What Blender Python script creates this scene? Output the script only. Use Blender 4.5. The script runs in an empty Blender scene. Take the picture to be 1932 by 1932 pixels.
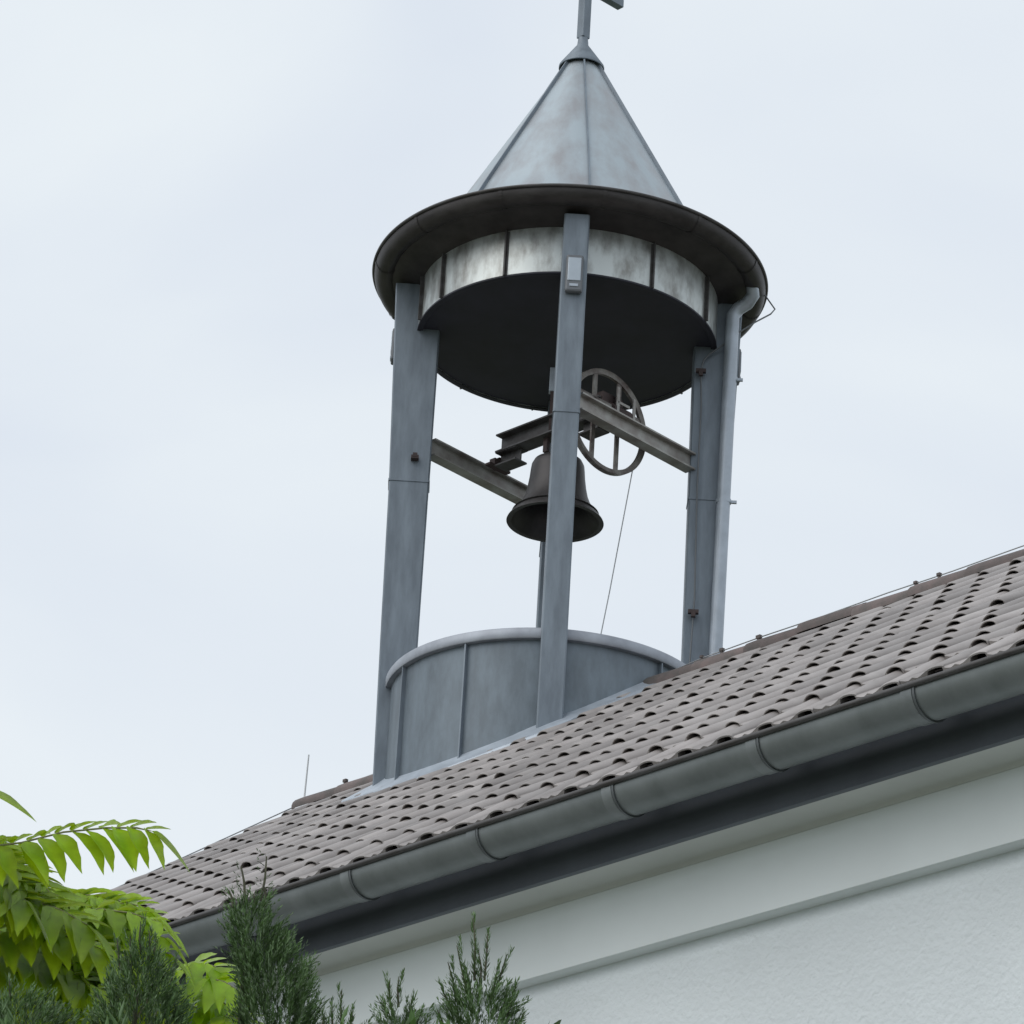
import bpy, bmesh, math, random
from mathutils import Vector, Matrix
from mathutils import noise as mnoise

R = math.radians
PI = math.pi
scene = bpy.context.scene
COL = scene.collection

# ------------------------------------------------------------------ camera
U = 0.88                      # metres per tower unit
D = 23.3514 * U               # horizontal distance camera - tower axis
EYE = 1.6
PITCH, ROLL, YAW = 0.44021, 0.05976, -0.01272
cam_d = bpy.data.cameras.new("camera")
cam = bpy.data.objects.new("camera", cam_d)
COL.objects.link(cam)
scene.camera = cam
fw = Vector((math.sin(YAW) * math.cos(PITCH), math.cos(YAW) * math.cos(PITCH), math.sin(PITCH)))
rt = Vector((math.cos(YAW), -math.sin(YAW), 0))
up = rt.cross(fw)
rt2 = rt * math.cos(ROLL) + up * math.sin(ROLL)
up2 = up * math.cos(ROLL) - rt * math.sin(ROLL)
M = Matrix(((rt2.x, up2.x, -fw.x, 0), (rt2.y, up2.y, -fw.y, -D), (rt2.z, up2.z, -fw.z, EYE), (0, 0, 0, 1)))
cam.matrix_world = M
cam_d.sensor_width = 36
cam_d.lens = 36 * 7432.9 / 1932
cam_d.clip_start = 0.1
cam_d.clip_end = 2000

# ------------------------------------------------------------------ world and sun
SUN_EL, SUN_AZ = R(43), R(238)          # azimuth measured clockwise from +Y (behind, left of the camera)
world = bpy.data.worlds.new("World")
scene.world = world
world.use_nodes = True
nt = world.node_tree
nt.nodes.clear()
wo = nt.nodes.new('ShaderNodeOutputWorld')
sky = nt.nodes.new('ShaderNodeTexSky')
sky.sky_type = 'NISHITA'
sky.sun_disc = False
sky.sun_elevation = SUN_EL
sky.sun_rotation = SUN_AZ
sky.altitude = 200
sky.dust_density = 3
bg1 = nt.nodes.new('ShaderNodeBackground')
bg1.inputs[1].default_value = 0.10
nt.links.new(sky.outputs[0], bg1.inputs[0])
tc = nt.nodes.new('ShaderNodeTexCoord')
mp = nt.nodes.new('ShaderNodeMapping')
mp.inputs['Scale'].default_value = (1, 1, 1.9)
mp.inputs['Location'].default_value = (0.35, 0.1, 0.2)
nt.links.new(tc.outputs['Generated'], mp.inputs[0])
n1 = nt.nodes.new('ShaderNodeTexNoise')
n1.inputs['Scale'].default_value = 4.2
n1.inputs['Detail'].default_value = 5
n1.inputs['Roughness'].default_value = 0.42
n1.inputs['Distortion'].default_value = 0.5
nt.links.new(mp.outputs[0], n1.inputs['Vector'])
cr = nt.nodes.new('ShaderNodeValToRGB')
cr.color_ramp.elements[0].position = 0.34
cr.color_ramp.elements[0].color = (0.765, 0.83, 0.915, 1)
cr.color_ramp.elements[1].position = 0.62
cr.color_ramp.elements[1].color = (0.86, 0.92, 0.965, 1)
nt.links.new(n1.outputs['Fac'], cr.inputs[0])
bg2 = nt.nodes.new('ShaderNodeBackground')
bg2.inputs[1].default_value = 1.0
nt.links.new(cr.outputs[0], bg2.inputs[0])
mx = nt.nodes.new('ShaderNodeMixShader')
mx.inputs[0].default_value = 0.93
nt.links.new(bg1.outputs[0], mx.inputs[1])
nt.links.new(bg2.outputs[0], mx.inputs[2])
nt.links.new(mx.outputs[0], wo.inputs[0])

sun_d = bpy.data.lights.new("sun", 'SUN')
sun_d.energy = 1.15
sun_d.angle = R(55)
sun_d.color = (1.0, 0.97, 0.93)
sun = bpy.data.objects.new("sun", sun_d)
COL.objects.link(sun)
sdir = Vector((math.sin(SUN_AZ) * math.cos(SUN_EL), math.cos(SUN_AZ) * math.cos(SUN_EL), math.sin(SUN_EL)))
sun.rotation_euler = (-sdir).to_track_quat('-Z', 'Y').to_euler()
sun.location = (0, 0, 40)

vs = scene.view_settings
vs.view_transform = 'Standard'
vs.look = 'None'
vs.exposure = 0
vs.gamma = 1
vs.use_curve_mapping = False
scene.render.engine = 'CYCLES'
scene.cycles.max_bounces = 6


# ------------------------------------------------------------------ helpers
def T(x, y, z):
    """tower units (axis at the origin, heights above the eye) -> world"""
    return Vector((x * U, y * U, z * U + EYE))


PSI = 0.748564
UD = Vector((-math.sin(PSI), math.cos(PSI), 0))     # along the ridge, away to the left
ND = Vector((-math.cos(PSI), -math.sin(PSI), 0))    # across the ridge, towards the camera


def B(s, o, z):
    """building units: s along ridge, o out from the ridge, z above the eye"""
    v = (UD * s + ND * o) * U
    return Vector((v.x, v.y, z * U + EYE))


def at(px, py, dist):
    """a point in the garden: direction read off the photograph, dist metres ahead"""
    a = (px - 966) / 7432.9
    b = (966 - py) / 7432.9
    d = (rt2 * a + up2 * b + fw)
    return Vector((0, -D, EYE)) + d * (dist / math.hypot(d.x, d.y))


def BE(s, o, z):
    return B(s, o - 0.2, z + 0.110)


class MB:
    def __init__(self):
        self.v, self.f = [], []
        self.tone = []

    def add(self, vs, fs, tone=None):
        n = len(self.v)
        self.v += [tuple(p) for p in vs]
        self.f += [tuple(i + n for i in f) for f in fs]
        if tone is not None:
            self.tone += [tone] * len(vs)

    def box(self, c, ax, ay, az):
        """c centre, ax/ay/az half vectors"""
        c = Vector(c)
        vs = []
        for k in (-1, 1):
            for j in (-1, 1):
                for i in (-1, 1):
                    vs.append(c + ax * i + ay * j + az * k)
        self.add(vs, [(0, 2, 3, 1), (4, 5, 7, 6), (0, 1, 5, 4), (2, 6, 7, 3), (0, 4, 6, 2), (1, 3, 7, 5)])

    def tube(self, pts, r, n=8, cap=True):
        pts = [Vector(p) for p in pts]
        rs = r if isinstance(r, (list, tuple)) else [r] * len(pts)
        rings = []
        t0 = (pts[1] - pts[0]).normalized()
        a = t0.orthogonal().normalized()
        for i, p in enumerate(pts):
            if i == 0:
                t = pts[1] - pts[0]
            elif i == len(pts) - 1:
                t = pts[-1] - pts[-2]
            else:
                t = (pts[i + 1] - pts[i]).normalized() + (pts[i] - pts[i - 1]).normalized()
            t = t.normalized()
            a = (a - t * a.dot(t)).normalized()
            b = t.cross(a)
            rings.append([p + (a * math.cos(2 * PI * k / n) + b * math.sin(2 * PI * k / n)) * rs[i] for k in range(n)])
        vs = [q for rg in rings for q in rg]
        fs = []
        for i in range(len(pts) - 1):
            for k in range(n):
                k2 = (k + 1) % n
                fs.append((i * n + k, i * n + k2, (i + 1) * n + k2, (i + 1) * n + k))
        if cap:
            fs.append(tuple(reversed(range(n))))
            fs.append(tuple((len(pts) - 1) * n + k for k in range(n)))
        self.add(vs, fs)

    def lathe(self, prof, n=96, c=(0, 0), a0=0, a1=2 * PI, close=False):
        """prof: list of (r,z) in world metres, about vertical axis at c"""
        full = abs(a1 - a0 - 2 * PI) < 1e-6
        m = n if full else n + 1
        vs = []
        for i in range(m):
            a = a0 + (a1 - a0) * i / n
            for (r, z) in prof:
                vs.append((c[0] + r * math.cos(a), c[1] + r * math.sin(a), z))
        k = len(prof)
        fs = []
        for i in range(n):
            i2 = (i + 1) % m
            for j in range(k - 1 if not close else k):
                j2 = (j + 1) % k
                fs.append((i * k + j, i2 * k + j, i2 * k + j2, i * k + j2))
        self.add(vs, fs)

    def sweep(self, prof, fn, svals, caps=True):
        """prof closed list of (o,z); fn(s,o,z)->point, swept over svals"""
        k = len(prof)
        vs = [fn(s, o, z) for s in svals for (o, z) in prof]
        fs = []
        for i in range(len(svals) - 1):
            for j in range(k):
                j2 = (j + 1) % k
                fs.append((i * k + j, i * k + j2, (i + 1) * k + j2, (i + 1) * k + j))
        if caps:
            fs.append(tuple(range(k)))
            fs.append(tuple((len(svals) - 1) * k + j for j in reversed(range(k))))
        self.add(vs, fs)

    def build(self, name, mat, parent=None, smooth=None, bevel=0, fix=True, dbl=False):
        me = bpy.data.meshes.new(name)
        me.from_pydata(self.v, [], self.f)
        if self.tone and len(self.tone) == len(self.v):
            at_ = me.attributes.new('tone', 'FLOAT', 'POINT')
            at_.data.foreach_set('value', self.tone)
        if fix:
            bm = bmesh.new()
            bm.from_mesh(me)
            bmesh.ops.recalc_face_normals(bm, faces=bm.faces)
            bm.to_mesh(me)
            bm.free()
        me.materials.append(mat)
        if smooth is not None:
            for p in me.polygons:
                p.use_smooth = True
            me.set_sharp_from_angle(angle=R(smooth))
        me.update()
        o = bpy.data.objects.new(name, me)
        COL.objects.link(o)
        if parent:
            o.parent = parent
            o.matrix_parent_inverse = parent.matrix_basis.inverted()
        if bevel:
            md = o.modifiers.new('bevel', 'BEVEL')
            md.width = bevel
            md.segments = 2
            md.limit_method = 'ANGLE'
        return o


def thing(name, label, cat, loc, group=None):
    o = bpy.data.objects.new(name, None)
    COL.objects.link(o)
    o.location = loc
    o.empty_display_size = 0.2
    o['label'] = label
    o['category'] = cat
    if group:
        o['group'] = group
    bpy.context.view_layer.update()
    return o


def tag(o, label, cat, group=None):
    o['label'] = label
    o['category'] = cat
    if group:
        o['group'] = group
    return o


# ------------------------------------------------------------------ materials
def mat(name, col, rough=0.6, metal=0.0, var=0.0, scale=4.0, bump=0.0, bscale=40.0, col2=None,
        stretch=(1, 1, 1), spec=0.5, tone=0.0, detail=5.0, ramp=(0.35, 0.68), bdist=0.01):
    m = bpy.data.materials.new(name)
    m.use_nodes = True
    t = m.node_tree
    b = t.nodes['Principled BSDF']
    b.inputs['Roughness'].default_value = rough
    b.inputs['Metallic'].default_value = metal
    b.inputs['Specular IOR Level'].default_value = spec
    tc = t.nodes.new('ShaderNodeTexCoord')
    mp = t.nodes.new('ShaderNodeMapping')
    mp.inputs['Scale'].default_value = stretch
    t.links.new(tc.outputs['Object'], mp.inputs[0])
    n = t.nodes.new('ShaderNodeTexNoise')
    n.inputs['Scale'].default_value = scale
    n.inputs['Detail'].default_value = detail
    n.inputs['Roughness'].default_value = 0.6
    t.links.new(mp.outputs[0], n.inputs['Vector'])
    r = t.nodes.new('ShaderNodeValToRGB')
    c2 = col2 if col2 else tuple(c * (1 - var) for c in col)
    c1 = col if col2 else tuple(min(1, c * (1 + var)) for c in col)
    r.color_ramp.elements[0].position = ramp[0]
    r.color_ramp.elements[1].position = ramp[1]
    r.color_ramp.elements[0].color = (*c2, 1)
    r.color_ramp.elements[1].color = (*c1, 1)
    t.links.new(n.outputs['Fac'], r.inputs[0])
    out = r.outputs[0]
    if tone:
        a = t.nodes.new('ShaderNodeAttribute')
        a.attribute_name = 'tone'
        ma = t.nodes.new('ShaderNodeMapRange')
        ma.inputs[3].default_value = 1 - tone
        ma.inputs[4].default_value = 1 + tone
        t.links.new(a.outputs['Fac'], ma.inputs[0])
        mu = t.nodes.new('ShaderNodeVectorMath')
        mu.operation = 'SCALE'
        t.links.new(out, mu.inputs[0])
        t.links.new(ma.outputs[0], mu.inputs['Scale'])
        out = mu.outputs[0]
    t.links.new(out, b.inputs['Base Color'])
    # roughness variation
    rr = t.nodes.new('ShaderNodeMapRange')
    rr.inputs[3].default_value = max(0.05, rough - 0.1)
    rr.inputs[4].default_value = min(1, rough + 0.12)
    t.links.new(n.outputs['Fac'], rr.inputs[0])
    t.links.new(rr.outputs[0], b.inputs['Roughness'])
    if bump:
        n2 = t.nodes.new('ShaderNodeTexNoise')
        n2.inputs['Scale'].default_value = bscale
        n2.inputs['Detail'].default_value = 4
        t.links.new(tc.outputs['Object'], n2.inputs['Vector'])
        bp = t.nodes.new('ShaderNodeBump')
        bp.inputs['Strength'].default_value = bump
        bp.inputs['Distance'].default_value = bdist
        t.links.new(n2.outputs['Fac'], bp.inputs['Height'])
        t.links.new(bp.outputs[0], b.inputs['Normal'])
    return m


def leafmat(name, col, trans, tfac=0.5, rough=0.45, tone=0.35, under=None):
    m = bpy.data.materials.new(name)
    m.use_nodes = True
    t = m.node_tree
    b = t.nodes['Principled BSDF']
    b.inputs['Roughness'].default_value = rough
    b.inputs['Specular IOR Level'].default_value = 0.6
    tr = t.nodes.new('ShaderNodeBsdfTranslucent')
    mx = t.nodes.new('ShaderNodeMixShader')
    mx.inputs[0].default_value = tfac
    o = t.nodes['Material Output']
    a = t.nodes.new('ShaderNodeAttribute')
    a.attribute_name = 'tone'
    ma = t.nodes.new('ShaderNodeMapRange')
    ma.inputs[3].default_value = 1 - tone
    ma.inputs[4].default_value = 1 + tone
    t.links.new(a.outputs['Fac'], ma.inputs[0])
    tc = t.nodes.new('ShaderNodeTexCoord')
    n = t.nodes.new('ShaderNodeTexNoise')
    n.inputs['Scale'].default_value = 30
    t.links.new(tc.outputs['Object'], n.inputs['Vector'])
    mr = t.nodes.new('ShaderNodeMapRange')
    mr.inputs[3].default_value = 0.8
    mr.inputs[4].default_value = 1.2
    t.links.new(n.outputs['Fac'], mr.inputs[0])
    mm = t.nodes.new('ShaderNodeMath')
    mm.operation = 'MULTIPLY'
    t.links.new(ma.outputs[0], mm.inputs[0])
    t.links.new(mr.outputs[0], mm.inputs[1])
    ge = t.nodes.new('ShaderNodeNewGeometry')
    for c, s, inp in ((col, b, 'Base Color'), (trans, tr, 'Color')):
        mu = t.nodes.new('ShaderNodeVectorMath')
        mu.operation = 'SCALE'
        mu.inputs[0].default_value = c
        if under and inp == 'Base Color':      # the paler underside of the blade
            um = t.nodes.new('ShaderNodeMix')
            um.data_type = 'RGBA'
            um.inputs[6].default_value = (*c, 1)
            um.inputs[7].default_value = (*under, 1)
            t.links.new(ge.outputs['Backfacing'], um.inputs[0])
            t.links.new(um.outputs[2], mu.inputs[0])
            fm = t.nodes.new('ShaderNodeMapRange')
            fm.inputs[3].default_value = tfac
            fm.inputs[4].default_value = tfac * 0.3
            t.links.new(ge.outputs['Backfacing'], fm.inputs[0])
            t.links.new(fm.outputs[0], mx.inputs[0])
        t.links.new(mm.outputs[0], mu.inputs['Scale'])
        t.links.new(mu.outputs[0], s.inputs[inp])
    t.links.new(b.outputs[0], mx.inputs[1])
    t.links.new(tr.outputs[0], mx.inputs[2])
    t.links.new(mx.outputs[0], o.inputs['Surface'])
    return m


M_DRUM = mat('drum_zinc', (0.185, 0.225, 0.262), 0.5, 0.3, scale=12, col2=(0.122, 0.148, 0.172), stretch=(1, 1, 0.35), detail=9, bump=0.12, bscale=7)
M_STEEL_DARK = mat('dark_steel', (0.12, 0.12, 0.126), 0.6, 0.25, scale=9, col2=(0.055, 0.05, 0.05))
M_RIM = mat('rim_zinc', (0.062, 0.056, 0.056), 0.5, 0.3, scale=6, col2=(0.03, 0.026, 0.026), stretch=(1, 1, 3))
M_ZINC = mat('weathered_zinc', (0.222, 0.262, 0.305), 0.5, 0.3, scale=16, stretch=(1, 1, 0.22), col2=(0.150, 0.178, 0.21), detail=9, bump=0.12, bscale=9)
M_ZINC_CONE = mat('cone_zinc', (0.40, 0.455, 0.49), 0.42, 0.55, scale=7.0, col2=(0.32, 0.325, 0.34), stretch=(1, 1, 0.14),
                  bump=0.15, bscale=3, ramp=(0.3, 0.6))
M_ZINC_BAND = mat('band_zinc', (0.52, 0.55, 0.54), 0.38, 0.7, scale=9, stretch=(1, 1, 0.45), col2=(0.25, 0.25, 0.235), bump=0.4, bscale=6,
                  ramp=(0.36, 0.58))
M_ZINC_DARK = mat('rim_zinc', (0.10, 0.098, 0.10), 0.5, 0.4, scale=6, col2=(0.055, 0.05, 0.048), stretch=(1, 1, 3))
M_ZINC_LIGHT = mat('pale_zinc', (0.40, 0.445, 0.50), 0.45, 0.4, var=0.12, scale=8)
M_COPING = mat('coping_zinc', (0.40, 0.43, 0.48), 0.5, 0.4, scale=7, col2=(0.28, 0.30, 0.34))
M_GUTTER = mat('eave_gutter_zinc', (0.215, 0.235, 0.238), 0.45, 0.3, scale=4.5, col2=(0.15, 0.167, 0.168), stretch=(1, 1, 0.5), bump=0.1, bscale=8)
M_STRAP = mat('strap_zinc', (0.25, 0.27, 0.275), 0.45, 0.3, scale=6, col2=(0.17, 0.185, 0.19))
M_JOINT = mat('joint_zinc', (0.11, 0.12, 0.125), 0.5, 0.3, scale=6)
M_FASCIA = mat('fascia_paint', (0.098, 0.110, 0.132), 0.5, 0, var=0.12, scale=3)
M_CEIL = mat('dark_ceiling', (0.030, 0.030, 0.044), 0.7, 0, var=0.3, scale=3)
M_SOFFIT = mat('soffit_render', (0.58, 0.60, 0.58), 0.8, 0, var=0.05, scale=2, bump=0.05, bscale=60)
M_WALL_UP = mat('smooth_render', (0.735, 0.78, 0.785), 0.85, 0, var=0.035, scale=1.2, bump=0.08, bscale=90, bdist=0.004)
M_WALL = mat('rough_render', (0.73, 0.775, 0.795), 0.9, 0, var=0.045, scale=0.9, bump=0.7, bscale=42, bdist=0.010)
M_TILE = mat('roof_tile_clay', (0.36, 0.333, 0.322), 0.52, 0, scale=3.5, col2=(0.255, 0.23, 0.22), tone=0.2, bump=0.15,
             bscale=120, bdist=0.003, spec=0.5)
M_RIDGE = mat('ridge_tile_clay', (0.19, 0.145, 0.14), 0.7, 0, scale=9, col2=(0.10, 0.09, 0.085), bump=0.2, bscale=60,
              bdist=0.004, tone=0.25)
M_DECK = mat('roof_underlay', (0.03, 0.027, 0.025), 0.9)
M_STEEL = mat('galvanised_steel', (0.42, 0.42, 0.40), 0.5, 0.3, scale=9, col2=(0.24, 0.215, 0.20), bump=0.1, bscale=30)
M_RUST = mat('rusty_steel', (0.085, 0.06, 0.058), 0.7, 0.2, scale=12, col2=(0.05, 0.035, 0.035))
M_WHEEL = mat('wheel_steel', (0.30, 0.295, 0.275), 0.6, 0.3, scale=10, col2=(0.10, 0.075, 0.07))
M_BRONZE = mat('bell_bronze', (0.082, 0.078, 0.080), 0.48, 0.55, scale=7, col2=(0.045, 0.042, 0.043), stretch=(1, 1, 0.6))
M_WIRE = mat('conductor_wire', (0.16, 0.17, 0.18), 0.5, 0.5)
M_ALU = mat('bright_wire', (0.45, 0.46, 0.47), 0.4, 0.6)
M_LAMPGLASS = mat('lamp_glass', (0.42, 0.47, 0.52), 0.15, 0.3, var=0.1)
M_LAMPBODY = mat('lamp_body', (0.15, 0.16, 0.175), 0.5, 0.2)
M_GRASS = mat('grass_ground', (0.12, 0.135, 0.085), 0.95, 0, var=0.35, scale=3)
M_PAVE = mat('path_paving', (0.23, 0.225, 0.22), 0.9, 0, var=0.12, scale=2, bump=0.3, bscale=20)
M_BARK = mat('bark', (0.12, 0.085, 0.06), 0.9, 0, var=0.3, scale=12, bump=0.5, bscale=40)
M_TWIG = mat('twig_bark', (0.075, 0.075, 0.045), 0.8, 0, var=0.3, scale=20)
M_RACHIS = mat('leaf_stalk', (0.20, 0.20, 0.09), 0.6, 0, var=0.2, scale=20)
M_YEW = leafmat('yew_needles', (0.088, 0.155, 0.056), (0.10, 0.18, 0.04), 0.2, 0.5, 0.55)
M_LEAF = leafmat('compound_leaf', (0.185, 0.29, 0.012), (0.66, 0.86, 0.010), 0.45, 0.5, 0.45, under=(0.42, 0.52, 0.36))

# ------------------------------------------------------------------ ground
m = MB()
m.add([(-600, -600, 0), (600, -600, 0), (600, 600, 0), (-600, 600, 0)], [(0, 1, 2, 3)])
g = m.build('ground', M_GRASS)
g['kind'] = 'structure'
m = MB()
m.add([(p.x, p.y, 0.004) for p in (B(9, 14, 0), B(-16, 14, 0), B(-16, 5.5, 0), B(9, 5.5, 0))], [(0, 1, 2, 3)])
g = m.build('path', M_PAVE)
g['kind'] = 'structure'

# ------------------------------------------------------------------ church
S0, S1 = 2.32, -11.2          # gable end (left), right end
ZP = 9.460                    # batten plane at the ridge
OE, ZE = 4.35, 6.492          # batten plane at the eave
SL = math.hypot(OE, ZP - ZE) * U     # slope length, metres
TANP = (ZP - ZE) / OE
church = thing('chapel', 'white rendered chapel with grey pantile roof, long zinc gutter and dark fascia',
               'building', B(-4, 0, (0 - EYE) / U))


def roofpt(side, s_m, v_m, h):
    """s_m metres along, v_m metres up from the eave, h metres above the batten plane"""
    f = v_m / SL
    o = OE * (1 - f)
    z = ZE + (ZP - ZE) * f
    base = B(s_m / U, o * side, z)
    nrm = (ND * side * math.sin(math.atan(TANP)) + Vector((0, 0, math.cos(math.atan(TANP)))))
    return base + nrm * h


def prof_h(x, hump):
    if x > 1.0:
        return -0.016
    if x > 0.56:
        q = (x - 0.78) / 0.22
        return hump * max(0.0, 1 - q * q) ** (0.62 if q > 0 else 0.95)
    return -0.014 * math.sin(PI * x / 0.56) + 0.011 * math.exp(-((x - 0.28) / 0.07) ** 2)


def tiles(side, rng, seed, ncols_lo):
    m = MB()
    W = 0.213
    NC = 14
    E = SL / NC
    n_cols = int((S0 - S1) * U / W)
    LIFT_F, LIFT_R = 0.050, 0.017
    PX = [0, 0.10, 0.18, 0.23, 0.28, 0.33, 0.38, 0.47, 0.56, 0.59, 0.64, 0.70, 0.76, 0.82, 0.88, 0.93, 0.965, 0.99, 1.0, 1.005]
    for k in range(NC):
        for j in range(n_cols):
            s_left = S0 * U - (j + 1) * W
            tone = rng.random()
            jl = rng.gauss(0, 0.0024) + (0.004 * mnoise.noise(Vector((j * 0.11, k * 0.3, side))))
            js = rng.gauss(0, 0.002)
            jt = rng.gauss(0, 0.004)
            hf = (0.025 if k else 0.011) + rng.gauss(0, 0.0016)
            hr = 0.0375
            k0 = 0.006 if k == 0 else 0.0
            v0 = k * E + rng.gauss(0, 0.004)
            vlen = E + 0.045
            rows = []
            for fv in (0.0, 0.03, 0.35, 0.7, 1.0):
                row = []
                for x in PX:
                    lift = (LIFT_F - k0 + jl) * (1 - fv) + LIFT_R * fv + jt * (x - 0.5) * (1 - fv)
                    if fv == 0.0:
                        lift -= 0.004
                    hump = hf * (1 - fv) + hr * fv
                    h = prof_h(x, hump)
                    row.append(roofpt(side, s_left + (1 - x) * W + js, v0 + vlen * fv, lift + h))
                rows.append(row)
            # front face lower edge
            low = []
            low2 = []
            for x in PX:
                lift = LIFT_F - k0 + jl + jt * (x - 0.5)
                if 0.60 < x < 0.985:
                    b_ = lift + prof_h(x, hf) - (0.008 if k else 0.010)
                else:
                    b_ = lift + min(0, prof_h(x, hf)) - 0.028
                low.append(roofpt(side, s_left + (1 - x) * W + js, v0, b_))
                low2.append(roofpt(side, s_left + (1 - x) * W + js, v0 + 0.05, b_ - 0.002))
            vs = low2 + low
            for r_ in rows:
                vs += r_
            n = len(PX)
            fs = []
            for i in range(len(rows) + 1):
                for q in range(n - 1):
                    fs.append((i * n + q, i * n + q + 1, (i + 1) * n + q + 1, (i + 1) * n + q))
            m.add(vs, fs, tone)
    return m


rng = random.Random(3)
roof_front = tiles(1, rng, 1, 0).build('roof', M_TILE, church, smooth=38)
roof_front['label'] = 'long slope of grey brown pantiles facing the garden'
tiles(-1, rng, 2, 0).build('roof', M_TILE, church, smooth=38)

# deck under the tiles (keeps light out of the tile gaps)
m = MB()
for side in (1, -1):
    a = [roofpt(side, S0 * U - 0.02, 0.03, -0.02), roofpt(side, S1 * U, 0.03, -0.02),
         roofpt(side, S1 * U, SL - 0.02, -0.02), roofpt(side, S0 * U - 0.02, SL - 0.02, -0.02)]
    m.add(a, [(0, 1, 2, 3)])
m.build('roof_deck', M_DECK, church)

# ridge caps
def ridge_cap(sa, sb, name_par):
    m = MB()
    step = 0.385
    s = sa
    rg = random.Random(8)
    while s > sb:
        e = max(sb, s - (step + 0.05) / U)
        tone = rg.random()
        jz = rg.gauss(0, 0.003)
        rows = []
        for (ss, rad) in ((s, 0.116), (s - 0.05 / U, 0.118), (s - 0.30 / U, 0.110), (e, 0.105)):
            row = []
            for q in range(13):
                a = R(-12 + 204 * q / 12)
                row.append(B(ss, rad / U * math.cos(a), 9.475 + jz / U + rad / U * 0.66 * math.sin(a)))
            rows.append(row)
        inner = []
        for q in range(13):
            a = R(-12 + 204 * q / 12)
            inner.append(B(s, 0.090 / U * math.cos(a), 9.475 + jz / U + 0.090 / U * 0.66 * math.sin(a)))
        vs = inner + [p for r_ in rows for p in r_]
        fs = []
        for i in range(4):
            for q in range(12):
                fs.append((i * 13 + q, i * 13 + q + 1, (i + 1) * 13 + q + 1, (i + 1) * 13 + q))
        m.add(vs, fs, tone)
        s -= step / U
    return m.build('ridge_cap', M_RIDGE, name_par, smooth=40)


ridge_cap(-0.98, S1, roof_front)
ridge_cap(S0 + 0.02, 1.02, roof_front)

# verge board at the left gable
m = MB()
for side in (1, -1):
    a = [roofpt(side, S0 * U + 0.004, 0.0, 0.035), roofpt(side, S0 * U + 0.004, SL, 0.035),
         roofpt(side, S0 * U + 0.004, SL, -0.13), roofpt(side, S0 * U + 0.004, 0.0, -0.13)]
    b = [p - UD * 0.03 for p in a]
    m.add(a + b, [(0, 1, 2, 3), (7, 6, 5, 4), (0, 4, 5, 1), (1, 5, 6, 2), (2, 6, 7, 3), (3, 7, 4, 0)])
m.build('verge_board', M_FASCIA, church)

# gutter: half round with rolled front bead
GO, GZ, GR = 4.617, 6.286, 0.110     # centre (o, z) and radius
m = MB()
prof = []
for q in range(17):
    a = R(180 + 180 * q / 16)
    prof.append((GO - 0.0 + GR * math.cos(a), GZ + GR * 1.0 * math.sin(a)))
inner = [(GO + (GR - 0.004) * math.cos(R(180 + 180 * q / 16)), GZ + (GR - 0.004) * math.sin(R(180 + 180 * q / 16)))
         for q in reversed(range(17))]
m.sweep(prof + inner, BE, [S0 + 0.03, -2, -6, S1])
gutter = m.build('gutter', M_GUTTER, church, smooth=30)
m = MB()
m.tube([BE(S0 + 0.03, GO + GR + 0.006, GZ + 0.012), BE(S1, GO + GR + 0.006, GZ + 0.012)], 0.0125, 10)
m.build('gutter_bead', M_ZINC_DARK, gutter, smooth=60)
# straps / seams of the gutter
k = 0
s = -2.497 / U + 0.175 - 0.777 / U * -6
while s > S1 + 0.2:
    if s < S0 - 0.1:
        m = MB()
        pr = []
        for q in range(-1, 18):
            a = R(180 + 180 * q / 16)
            pr.append((GO + (GR + 0.0045) * math.cos(a), GZ + (GR + 0.0045) * math.sin(a)))
        pin = [(GO + (GR - 0.001) * math.cos(R(180 + 180 * q / 16)), GZ + (GR - 0.001) * math.sin(R(180 + 180 * q / 16)))
               for q in reversed(range(-1, 18))]
        m.sweep(pr + pin, BE, [s + 0.050, s - 0.010])
        m.build('gutter_strap', M_STRAP, gutter, smooth=30)
        m = MB()
        m.sweep([(o_ + (0.004 if o_ > GO else -0.004) * 0.5, z_ - 0.004 * (1 if z_ < GZ else 0)) for (o_, z_) in pr + pin],
                BE, [s - 0.016, s - 0.028])
        m.build('gutter_joint', M_JOINT, gutter, smooth=30)
    s -= 0.777 / U

# drip edge sheet from tiles into gutter
m = MB()
m.sweep([(4.47, 6.45), (4.60, 6.36), (4.60, 6.353), (4.46, 6.442)], BE, [S0, S1])
m.build('drip_sheet', M_ZINC_DARK, church)
# fascia
OF, ZS = 4.40, 6.098
m = MB()
m.sweep([(OF, 6.44), (OF, ZS), (OF - 0.03, ZS), (OF - 0.03, 6.44)], BE, [S0, S1])
m.build('fascia_board', M_FASCIA, church)
# soffit
OW = 4.175
m = MB()
m.sweep([(OF - 0.03, ZS + 0.004), (OW + 0.028, ZS + 0.003), (OW + 0.014, ZS), (OW + 0.005, ZS - 0.008), (OW + 0.002, ZS - 0.02), (3.9, ZS - 0.02), (3.9, ZS + 0.03), (OF - 0.03, ZS + 0.03)], BE, [S0 - 0.02, S1])
m.build('soffit', M_SOFFIT, church, smooth=40)
# upper smooth band, standing proud of the wall below, with a small stepped lower edge
ZM = 5.752
GND = -EYE / U
m = MB()
m.sweep([(OW, ZS - 0.021), (OW, ZM), (OW - 0.012, ZM - 0.004), (OW - 0.085, ZM - 0.004), (3.9, ZM - 0.004), (3.9, ZS - 0.021)],
        BE, [S0 - 0.25, S1 + 0.2])
m.build('wall_band', M_WALL_UP, church)
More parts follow.
